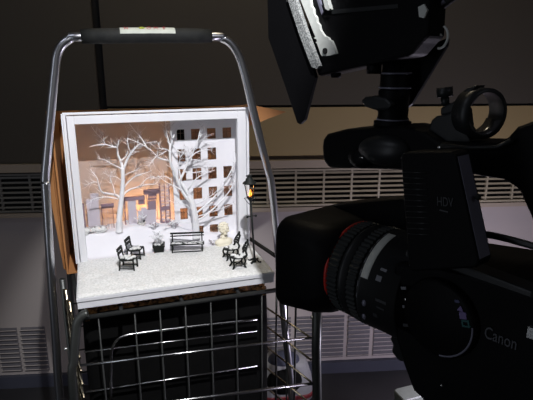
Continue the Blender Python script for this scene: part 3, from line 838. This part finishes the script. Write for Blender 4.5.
shrub(214, 241, 'snowy twig shrub between the park bench and the white bust', 10, .012, .018, .014)

# ================================================================== THINGS ON THE FLOOR BEHIND
fb = pix(I4, 285, 392, 2, 0)
fbag = thing('carry_bag', Matrix.Translation((fb[0], fb[1]-.02, 0)) @ Matrix.Rotation(R(8), 4, 'Z'), 'small grey and black bag with a red band, on the floor seen through the trolley', 'bag')
q = B(); loft(q, [[Vector((p.y, p.z, z)) for p in rrect(0, -w, w, -.06, .06, .045)] for z, w in ((0, .092), (.008, .102), (.05, .104), (.10, .096), (.15, .08), (.165, .07))]); link('bag_body', q, greyb, fbag, smooth=True)
q = B(); loft(q, [[Vector((p.y, p.z, z)) for p in rrect(0, -w, w, -.064, .064, .046)] for z, w in ((.022, .1055), (.026, .1065), (.034, .1065), (.038, .1055))]); link('red_band', q, redb, fbag, smooth=True)
q = B(); blob(q, (-.012, -.05, .10), (.068, .03, .058), 3); link('front_pocket', q, bagm, fbag)
q = B(); blob(q, (-.010, -.015, .165), (.06, .045, .030), 3); link('top_flap', q, blueb, fbag)
tb = pix(I4, 409, 396, 2, .20)
tub = thing('plastic_tub', Matrix.Translation((tb[0]+.005, tb[1]+.02, 0)) @ Matrix.Rotation(R(20), 4, 'Z'), 'pale grey green plastic tub at the bottom edge under the camera lens', 'tub')
q = B(); loft(q, [[Vector((p.y, p.z, z)) for p in rrect(0, -w, w, -w*.8, w*.8, .012)] for z, w in ((0, .032), (.17, .038), (.182, .038))]); link('tub_body', q, palem, tub, smooth=False)
q = B(); loft(q, [[Vector((p.y, p.z, z)) for p in rrect(0, -w, w, -w*.8, w*.8, .012)] for z, w in ((.182, .040), (.197, .040), (.2, .037))]); link('lid', q, palem, tub)

# ================================================================== VIDEO CAMERA
KI = M_K
def kp(px, py, y): return Vector(pix(KI, px, py, 1, y))
cmr = thing('video_camera', M_K, 'large black shoulder video camera filming the display box, seen from behind its lens', 'video camera')
# lens hood
q = B()
HL, HRr, HZ0, HZ1 = .074, -.078, -.070, .051
loft(q, [rrect(0, HRr, HL, HZ0, HZ1, .022), rrect(-.004, HRr-.001, HL+.001, HZ0-.001, HZ1+.001, .022), rrect(-.050, HRr+.006, HL-.006, HZ0+.003, HZ1-.001, .026), rrect(-.070, HRr+.016, HL-.010, HZ0+.008, HZ1-.004, .034), rrect(-.077, HRr+.024, HL-.016, HZ0+.012, HZ1-.008, .034)], cap=False)
link('lens_hood', q, camb, cmr, smooth=True)
q = B(); loft(q, [rrect(-.0005, HRr+.006, HL-.006, HZ0+.006, HZ1-.006, .018), rrect(-.074, HRr+.028, HL-.020, HZ0+.018, HZ1-.016, .03)], cap=False); link('hood_lining', q, rubber, cmr, smooth=True)
# lens barrel
ZC, YC = -.006, .006
ML = Matrix.Translation((.039, YC, ZC))
RB_ = .056
q = B(); lathe(q, [(-.100, .040), (-.100, .052), (-.118, .054), (-.118, .0525), (-.250, .056)], 'X', 48, ML); link('lens_barrel', q, camb, cmr)
q = B(); lathe(q, [(-.112, .0535), (-.1125, .0572), (-.1150, .0572), (-.1155, .0535)], 'X', 64, ML); link('red_ring', q, redring, cmr); tag(cmr.children[-1], 'bright red ring round the lens')
def ribbed(name, x0, x1, r):
    q = B(); lathe(q, [(x0, r-.004), (x0-.001, r), (x1+.001, r), (x1, r-.004)], 'X', 240, ML, teeth=1, depth=.0016); return link(name, q, ringm, cmr)
ribbed('focus_ring', -.1165, -.133, .0585)
q = B(); lathe(q, [(-.134, .054), (-.1345, .0580), (-.139, .0590), (-.1400, .0575), (-.146, .0575), (-.1465, .054)], 'X', 64, ML); link('smooth_ring', q, camg, cmr)
ribbed('zoom_ring', -.148, -.162, .0600)
q = B(); lathe(q, [(-.164, .055), (-.1645, .0600), (-.168, .0600), (-.1685, .0592), (-.214, .0592), (-.2145, .055)], 'X', 64, ML); link('smooth_ring', q, camg, cmr)
q = B()
for k in range(7):
    a = R(-2+k*13)
    Mx = ML @ Matrix.Rotation(a, 4, 'X') @ Matrix.Translation((-.166, .0600, 0)); box(q, -.0004, .0004, 0, .0003, -.003, .003, Mx)
link('scale_mark', q, inkg, cmr)
# white tape on the barrel
q = B(); lathe(q, [(-.1670, .0596), (-.1675, .0603), (-.1765, .0603), (-.1770, .0596)], 'X', 24, ML, a0=R(19), a1=R(80)); link('white_tape', q, tapem, cmr); tag(cmr.children[-1], 'strip of white tape curved round the lens')
# printed block on the lens side
for a, x, hh, ln, m in ((34, -.192, .003, .008, inkg), (24, -.190, .006, .007, inkg), (2, -.198, .003, .014, inkd), (-6, -.198, .002, .010, inkd), (-18, -.190, .0045, .006, inkd)):
    q = B(); Mx = ML @ Matrix.Rotation(R(a), 4, 'X') @ Matrix.Translation((x, .0591, 0)); box(q, -ln/2, ln/2, 0, .0005, -hh/2, hh/2, Mx); link('printed_mark', q, m, cmr)
# highlights on small screws, set as light grey beads
for a, x in ((-8, -.176), (-28, -.172)):
    q = B(); blob(q, ML @ Matrix.Rotation(R(a), 4, 'X') @ Vector((x, .0595, 0)), (.003, .002, .004), 2); link('screw_highlight', q, lcdedge, cmr)

# body
BL = .055
q = B()
bodyp = [(396, 212), (440, 214), (500, 226), (560, 243), (600, 262), (640, 480), (470, 470), (432, 410), (412, 392), (402, 365), (394, 338), (390, 290)]
bp_ = [kp(a, b, BL) for a, b in bodyp]
for i, (a, b) in enumerate(((400, 226), (440, 228), (500, 238), (560, 252), (620, 266))):
    v = kp(a, b, -.055); bp_[i] = Vector((bp_[i].x, BL, v.z))
prism(q, bp_, (0, -.11, 0)); body = link('camera_body', q, camb, cmr, bevel=.006, seg=3)
# dial housing on the body side
dc = kp(441, 317, BL)
q = B(); Mdl = Matrix.Translation(dc) @ Matrix.Rotation(R(-90), 4, 'X')
lathe(q, [(-.004, .0400), (.004, .0400), (.0065, .0380), (.0075, .0360), (.0075, 0)], 'Z', 40, Mdl); dial = link('mode_dial', q, camb, cmr)
q = B(); lathe(q, [(.0066, .0372), (.0076, .0378), (.0082, .0368), (.0076, .0358)], 'Z', 48, Mdl, a0=R(100), a1=R(190)); link('bright_edge', q, lcdedge, dial)
def onside(px, py, w, h, m, name, y=BL, parent=cmr, rot=18):
    p = kp(px, py, y); q = B(); Mx = Matrix.Translation(p) @ Matrix.Rotation(R(rot), 4, 'Y')
    box(q, -w/2, w/2, -.0005, .0010, -h/2, h/2, Mx); return link(name, q, m, parent)
def ring_mark(px, py, w, h, m, name, y):
    p = kp(px, py, y); q = B(); Mx = Matrix.Translation(p) @ Matrix.Rotation(R(14), 4, 'Y'); e = w*.22
    for a in ((-w/2, w/2, -h/2, -h/2+e), (-w/2, w/2, h/2-e, h/2), (-w/2, -w/2+e, -h/2+e, h/2-e), (w/2-e, w/2, -h/2+e, h/2-e)): box(q, a[0], a[1], -.0005, .001, a[2], a[3], Mx)
    link(name, q, m, cmr)
yd = BL+.0078
onside(457.5, 301, .0045, .0026, blueprint, 'dial_symbol', yd, rot=14)
q = B(); p = kp(460.8, 309, yd); prism(q, [p+Vector((-.0034, 0, -.002)), p+Vector((.0034, 0, -.002)), p+Vector((0, 0, .0036))], (0, .001, 0)); link('dial_symbol', q, violet, cmr)
onside(463.3, 315.5, .0068, .0064, violet, 'dial_symbol', yd, rot=14)
ring_mark(466, 323.5, .0078, .0068, tealp, 'dial_symbol', yd)
onside(404, 288, .006, .0028, inkg, 'switch_mark', .0605); onside(405.5, 306.5, .006, .0028, inkg, 'switch_mark', .0605); onside(406, 325, .006, .003, inkd, 'switch_mark', .0605)
for px, py, m, r in ((405.5, 299.5, bright, .0016), (408, 311, camg, .002), (441.5, 385.5, bright, .0013), (446, 350, lcdedge, .0018)):
    q = B(); blob(q, kp(px, py, .061), (r, r*.7, r), 2); link('button', q, m, cmr)
# maker's name on the side
tp = kp(484, 337, BL+.0012); tq = kp(516, 350, BL+.0012)
ang = math.atan2(tq.z-tp.z, -(tq.x-tp.x))
Mtx = Matrix.Translation(tp) @ Matrix.Rotation(R(180), 4, 'Z') @ Matrix.Rotation(R(90), 4, 'X') @ Matrix.Rotation(ang, 4, 'Z')
tx = text('maker_name', 'Canon', .0165, mat('pale_print', (.085, .088, .10), .5), cmr, Mtx, .0004)
wdt = max(v.co.x for v in tx.data.vertices); L_ = (tq-tp).length
for v in tx.data.vertices: v.co.x *= L_/wdt
q = B(); box(q, -.004, .004, -.002, .002, -.005, .005, Matrix.Translation(kp(533, 333, BL+.002))); link('switch', q, bright, cmr)
# top shelf of the body under the screen
q = B(); prism(q, [kp(a, b, .062) for a, b in ((405, 258), (430, 262), (470, 278), (533, 300), (533, 292), (470, 268), (440, 256), (405, 250))], (0, -.02, 0)); link('side_ledge', q, camg, cmr, bevel=.002)
q = B(); prism(q, [kp(a, b, -.020) for a, b in ((330, 206), (345, 203.5), (405, 198), (405, 240), (330, 240))], (0, -.035, 0)); link('lens_top_housing', q, camb, cmr, bevel=.004)
# lower front grip / foot under the lens
q = B(); prism(q, [kp(a, b, .03) for a, b in ((394, 335), (388, 338), (392, 345), (390, 352), (398, 362), (420, 366), (425, 340))], (0, -.05, 0)); link('lens_mount_foot', q, rubber, cmr, bevel=.004)
# flip-out screen
LY = .100
q = B(); lcdp = [kp(a, b, LY) for a, b in ((400, 156), (404, 152), (451, 151.5), (456, 155), (479, 262), (476, 268), (412, 272), (408, 266))]
prism(q, lcdp, (0, -.0215, 0)); lcd = link('flip_screen', q, [camb, lcdedge], cmr, bevel=.0022, seg=3)
q = B(); e0, e1 = kp(457, 156.5, LY-.002), kp(479, 259, LY-.002)
dd_ = Vector((-.0008, 0, 0)); prism(q, [e0, e1, e1+Vector((0, -.0165, 0)), e0+Vector((0, -.0165, 0))], dd_); link('screen_edge', q, lcdedge, lcd); tag(lcd.children[-1], 'edge of the screen, its lit look put into the grey')
q = B(); blob(q, kp(478, 197, LY-.012), (.003, .003, .003), 1); link('latch', q, rubber, lcd)
q = B()
for k in range(12):
    f = k/11; a = kp(403+f*5, 172+f*62, LY+.0003); b = kp(426+f*5, 173+f*62, LY+.0003)
    tube(q, [a, b], .0006, 4)
link('speaker_slots', q, camg, lcd)
tp = kp(437, 205.5, LY+.0006); tq = kp(453.5, 207, LY+.0006)
ang = math.atan2(tq.z-tp.z, -(tq.x-tp.x))
Mtx = Matrix.Translation(tp) @ Matrix.Rotation(R(180), 4, 'Z') @ Matrix.Rotation(R(90), 4, 'X') @ Matrix.Rotation(ang, 4, 'Z')
tx = text('screen_logo', 'HDV', .011, inkd, lcd, Mtx, .0003)
wdt = max(v.co.x for v in tx.data.vertices); L_ = (tq-tp).length
for v in tx.data.vertices: v.co.x *= L_/wdt
q = B(); box(q, -.004, .004, -.0002, .0004, -.0006, .0006, Matrix.Translation(kp(444, 211, LY+.0004))); link('printed_mark', q, inkd, lcd)
# carrying handle with viewfinder hump
q = B(); hpz = [(321, 147), (322, 139), (326, 134), (345, 129), (372, 127), (400, 126), (425, 131), (441, 142), (495, 143.5), (506, 138), (516, 127), (533, 121), (580, 117), (600, 270), (552, 250), (536, 236), (529, 215), (517, 189), (502, 180), (480, 176.5), (455, 172), (400, 170), (340, 168.5), (327, 168), (322, 160)]
prism(q, [kp(a, b, .022) for a, b in hpz], (0, -.05, 0)); hdl = link('carry_handle', q, camb, cmr, bevel=.005, seg=3)
q = B(); c = kp(384, 150, .022); Mx = Matrix.Translation(c) @ Matrix.Rotation(R(6), 4, 'Y'); blob(q, (0, 0, 0), (.034, .016, .017), 3, Mx); link('microphone_boss', q, camg, hdl, smooth=True)
q = B(); c = kp(362, 158, .022); blob(q, c, (.018, .012, .012), 3); link('record_button_block', q, camb, hdl)
for px, py in ((361.5, 157.5), (370, 157.5)):
    q = B(); blob(q, kp(px, py, .034), (.0028, .001, .0008), 2); link('button', q, bright, hdl)
for px, py, s in ((417, 138, .004), (427, 137.5, .0045), (413, 133, .005), (405, 133, .004)):
    q = B(); c = kp(px, py, .012); lathe(q, [(-.004, s), (.002, s), (.003, s*.8)], 'Z', 14, Matrix.Translation(c)); link('button', q, camg, hdl)
q = B(); tube(q, [kp(441, 146, .030), kp(470, 148, .030), kp(497, 147.5, .030), kp(512, 140, .030)], .0022, 8); link('handle_trim', q, camg, hdl)
q = B(); blob(q, kp(439, 147.5, .033), (.002, .001, .0016), 2); link('button', q, bright, hdl)
q = B(); tube(q, catmull([kp(476, 233, .05), kp(500, 237, .05), kp(533, 246, .05), kp(560, 255, .05)], 3), .0032, 8); link('body_trim', q, camg, cmr)
# microphone holder: clamp ring on an arm
rc = kp(479, 113, .0); v1 = kp(479, 87, 0); v2 = kp(505, 113, 0)
rad = (v1-rc).length*.98
Mr = Matrix.Translation(rc) @ Matrix.Rotation(R(-22), 4, 'Z')
q = B(); lathe(q, [(-.010, rad*.84), (-.010, rad), (.010, rad), (.010, rad*.84), (-.010, rad*.84)], 'X', 48, Mr, cap=False); mh = link('microphone_clamp', q, camg, cmr)
q = B(); lathe(q, [(-.0095, rad*.835), (-.0095, rad*.76), (.0095, rad*.76), (.0095, rad*.835)], 'X', 32, Mr, a0=R(200), a1=R(340)); link('clamp_pad', q, mat('shiny_pad', (.05, .05, .055), .18, spec=.8), mh)
q = B(); prism(q, [kp(a, b, .012) for a, b in ((425, 141), (431, 120), (436, 116), (448, 114), (456, 104), (460, 110), (462, 128), (470, 140), (470, 145))], (0, -.024, 0)); link('clamp_arm', q, camg, mh, bevel=.002)
q = B(); prism(q, [kp(a, b, .010) for a, b in ((440, 116), (440, 108), (454, 101), (466, 88), (476, 85), (470, 96), (458, 112))], (0, -.02, 0)); link('clamp_hinge', q, camg, mh, bevel=.002)
q = B(); p0, p1 = kp(445.5, 106, 0), kp(445, 96, 0); tube(q, [p0, p1], .0042, 12); tube(q, [kp(445, 97, 0), kp(444.5, 87.5, 0)], .0080, 16); link('clamp_knob', q, camg, mh)
# a simple support under the camera
tri = thing('tripod', M_K @ Matrix.Translation((-.27, 0, 0)) , 'black tripod under the video camera', 'tripod')
zb = min(v.z for v in [kp(a, b, BL) for a, b in bodyp])
tri.matrix_world = Matrix.Translation((*(M_K @ Vector((-.30, 0, 0))).xy, 0))
zt = (M_K @ Vector((0, 0, zb))).z - .001
q = B(); lathe(q, [(zt-.06, .02), (zt-.02, .03), (zt-.012, .045), (zt, .045)], 'Z', 20); link('tripod_head', q, rubber, tri)
for k in range(3):
    a = R(20+120*k); q = B(); tube(q, [(math.cos(a)*.015, math.sin(a)*.015, zt-.05), (math.cos(a)*.20, math.sin(a)*.20, .008)], [.012, .009], 10); link('leg', q, rubber, tri)

# ================================================================== MONITOR ON THE CAMERA
mon = thing('camera_monitor', M_K @ Matrix.Translation(kp(392, 128, 0)), 'black monitor with folding light shields on a swivel post above the video camera', 'monitor')
Mm_ = Matrix.Translation(-kp(392, 128, 0))
def mp(px, py, y): return Mm_ @ kp(px, py, y)
q = B(); c0, c1 = mp(392.5, 128, 0), mp(392, 62, 0); H_ = (c1-c0).length
def mz(py): return mp(392, py, 0).z
lathe(q, [(mz(126.2), .0205), (mz(121), .0205), (mz(120), .0170), (mz(117.5), .0172), (mz(116.5), .0165), (mz(104), .0165), (mz(98), .0170), (mz(91), .0172), (mz(90), .0160), (mz(74), .0160), (mz(72), .0145), (mz(58), .0140)], 'Z', 32)
post = link('swivel_post', q, camb, mon)
for a in (119, 87.5, 73):
    q = B(); lathe(q, [(mz(a+.9), .0165), (mz(a+.6), .0176), (mz(a-.6), .0176), (mz(a-.9), .0165)], 'Z', 32); link('bright_band', q, lcdedge, post)
q = B(); prism(q, [mp(a, b, .020) for a, b in ((360, 101), (364, 97), (374, 95.5), (386, 98), (392, 104), (388, 110), (376, 111), (364, 107))], (0, -.010, 0)); link('lock_lever', q, camg, post, bevel=.003)
q = B(); hs = [(312, -6), (430, -6), (428, 36), (421, 43), (410, 56), (365, 66), (330, 74), (318, 76.5), (306, 40)]
prism(q, [mp(a, b, .030) for a, b in hs], (0, -.030, 0)); hou = link('housing', q, camb, mon, bevel=.003)
q = B(); prism(q, [mp(a, b, .034) for a, b in ((267, -6), (268, 38), (284, 84), (297, 123), (299.5, 124.5), (304, 120), (315, 77), (312, 68), (284, -6))], (0, -.006, 0)); link('shield_flap', q, camb, mon, bevel=.001)
q = B(); prism(q, [mp(a, b, -.020) for a, b in ((400, 56), (447, 38), (446, 46), (411, 104), (406, 108.5), (398, 106), (398, 70))], (0, -.006, 0)); link('shield_flap', q, camb, mon, bevel=.001)
q = B(); prism(q, [mp(a, b, .038) for a, b in ((286.5, -4), (294, -4), (306, 32), (318.5, 66), (317, 69), (311.5, 67), (299, 34))], (0, -.006, 0)); vs_ = link('velcro_strip', q, velcro, mon); tag(vs_, 'speckled grey fastening strip')
lab = [(299, -4), (309, -4), (311, 6), (313, 9), (313.5, 14), (316, 17), (316.5, 22), (319, 25), (320, 30), (322, 33), (324, 36), (328, 37.5), (329, 40), (331, 40.5), (333.5, 46), (336, 53.5), (330, 55.5), (322, 56), (320.5, 54), (317, 43.5), (315.5, 42.3), (317, 41.4), (316.3, 39.2), (313.5, 38), (315.5, 37), (314.5, 35)]
q = B(); prism(q, [mp(a, b, .034) for a, b in lab], (0, -.005, 0)); wl = link('white_plate', q, tapem, mon); tag(wl, 'white notched plate with a round hole')
q = B(); lathe(q, [(-.0008, .0034), (.0008, .0034)], 'Z', 16, Matrix.Translation(mp(325, 51, .0346)) @ Matrix.Rotation(R(90), 4, 'X')); link('plate_hole', q, hole, wl)
q = B(); prism(q, [mp(a, b, .036) for a, b in ((322, -4), (326, -4), (329.5, 9), (328, 10.5), (325, 8.5))], (0, -.006, 0)); link('white_plate', q, tapem, mon)
q = B(); prism(q, [mp(a, b, .033) for a, b in ((315.5, -4), (318, -4), (323, 12), (321.5, 15))], (0, -.003, 0)); link('metal_edge', q, lcdedge, mon)
q = B(); prism(q, [mp(a, b, .031) for a, b in ((330, 10), (398, 4), (398, 8), (332, 14))], (0, -.002, 0)); link('seam_strip', q, camg, hou)
q = B(); lathe(q, [(0, .008), (.010, .008)], 'Z', 16, Matrix.Translation(mp(374, 68, .02)+Vector((0, 0, -.006)))); link('mount_foot', q, camb, mon)
q = B(); lathe(q, [(0, .006), (.006, .006)], 'Z', 16, Matrix.Translation(mp(336, 74, .02)+Vector((0, 0, -.004)))); link('mount_foot', q, camb, mon)
q = B(); prism(q, [mp(a, b, .032) for a, b in ((418, 7), (424, 4), (427, 10), (424, 18), (419, 17))], (0, -.003, 0)); link('white_tag', q, tapem, mon)
q = B(); prism(q, [mp(a, b, .010) for a, b in ((433, 26), (437, 21), (440, 17.5), (440.5, 22), (438, 30), (441, 36), (436, 34), (433, 38), (437, 31))], (0, -.003, 0)); link('bent_clip', q, tapem, mon)
q = B(); cc_ = mp(440, 37, .010)
tube(q, [cc_+Vector((-math.cos(R(a))*.0085, 0, math.sin(R(a))*.0105)) for a in range(-100, 75, 12)], .0012, 6); link('wire_ring', q, tapem, mon)
q = B(); tube(q, catmull([mp(421, 24, .005), mp(430, 14, .005), mp(440, 7, .005), mp(455, -4, .005), mp(470, -14, .0)], 4), .0042, 10); link('cable', q, rubber, mon)
q = B(); tube(q, [mp(432, 10, .009), mp(437, 7, .009), mp(445, 1, .009)], .0022, 8); link('cable_tie', q, lcdedge, mon)

# ================================================================== LIGHT
def lamp(kind, name, loc, energy, color, target=None, **k):
    l = bpy.data.lights.new(name, kind); l.energy = energy; l.color = color
    for a, v in k.items(): setattr(l, a, v)
    o = bpy.data.objects.new(name, l); col.objects.link(o); o.location = loc
    if target is not None: o.rotation_euler = (Vector(target)-Vector(loc)).to_track_quat('-Z', 'Y').to_euler()
    return o
lamp('SPOT', 'key_spot', M_D @ Vector((-.06, -1.06, 1.20)), 98, (.97, .97, 1), M_D @ Vector((0, -.05, .10)), spot_size=R(31), spot_blend=.45, shadow_soft_size=.012)
for x, z, e in ((-.12, .070, .10), (-.055, .090, .60), (-.012, .082, 1.0), (.045, .070, .24), (.10, .060, .10)):
    lamp('POINT', 'backlight_bulb', M_D @ Vector((x, .146, z)), e, (1, .60, .28), shadow_soft_size=.01)
lamp('POINT', 'lantern_light', (lam.matrix_world @ (Mtilt @ Vector((0, 0, z0+.034)))), .006, (1, .45, .12), shadow_soft_size=.002)
lamp('AREA', 'overhead_fill', (-.9, .2, 2.4), 2.2, (.80, .86, 1), (-.6, 1.4, .8), size=.5)  # added cool fill from above, for the tubes and left wall
lamp('AREA', 'overhead_fill', (.0, 1.35, 2.4), 5, (1, .86, .62), (.2, 1.75, .9), size=.4)  # added warm fill for the vents and middle of the wall
lamp('POINT', 'low_wall_fill', (.74, 1.27, .40), 15, (.87, .80, 1), shadow_soft_size=.12)  # added fill that brightens the lower wall, no lamp stands there
lamp('AREA', 'left_side_fill', (-1.6, -.5, 1.1), 3.2, (.82, .88, 1), (.1, 1.0, 1.0), shape='RECTANGLE', size=.3, size_y=1.6)  # tall fill added for streaks on the tubes and the camera's left side
lamp('AREA', 'overhead_fill', (1.5, -.6, 2.3), .8, (.8, .84, 1), (.2, .45, 1.0), size=.4)  # weak fill added to catch the screen's right edge
w = bpy.data.worlds.new('dim_room'); scene.world = w; w.use_nodes = True
w.node_tree.nodes['Background'].inputs[0].default_value = (.75, .72, .70, 1); w.node_tree.nodes['Background'].inputs[1].default_value = .03
vs = scene.view_settings; vs.view_transform = 'Standard'; vs.look = 'None'; vs.gamma = 1; vs.exposure = 0; vs.use_curve_mapping = False
scene.cycles.use_denoising = True
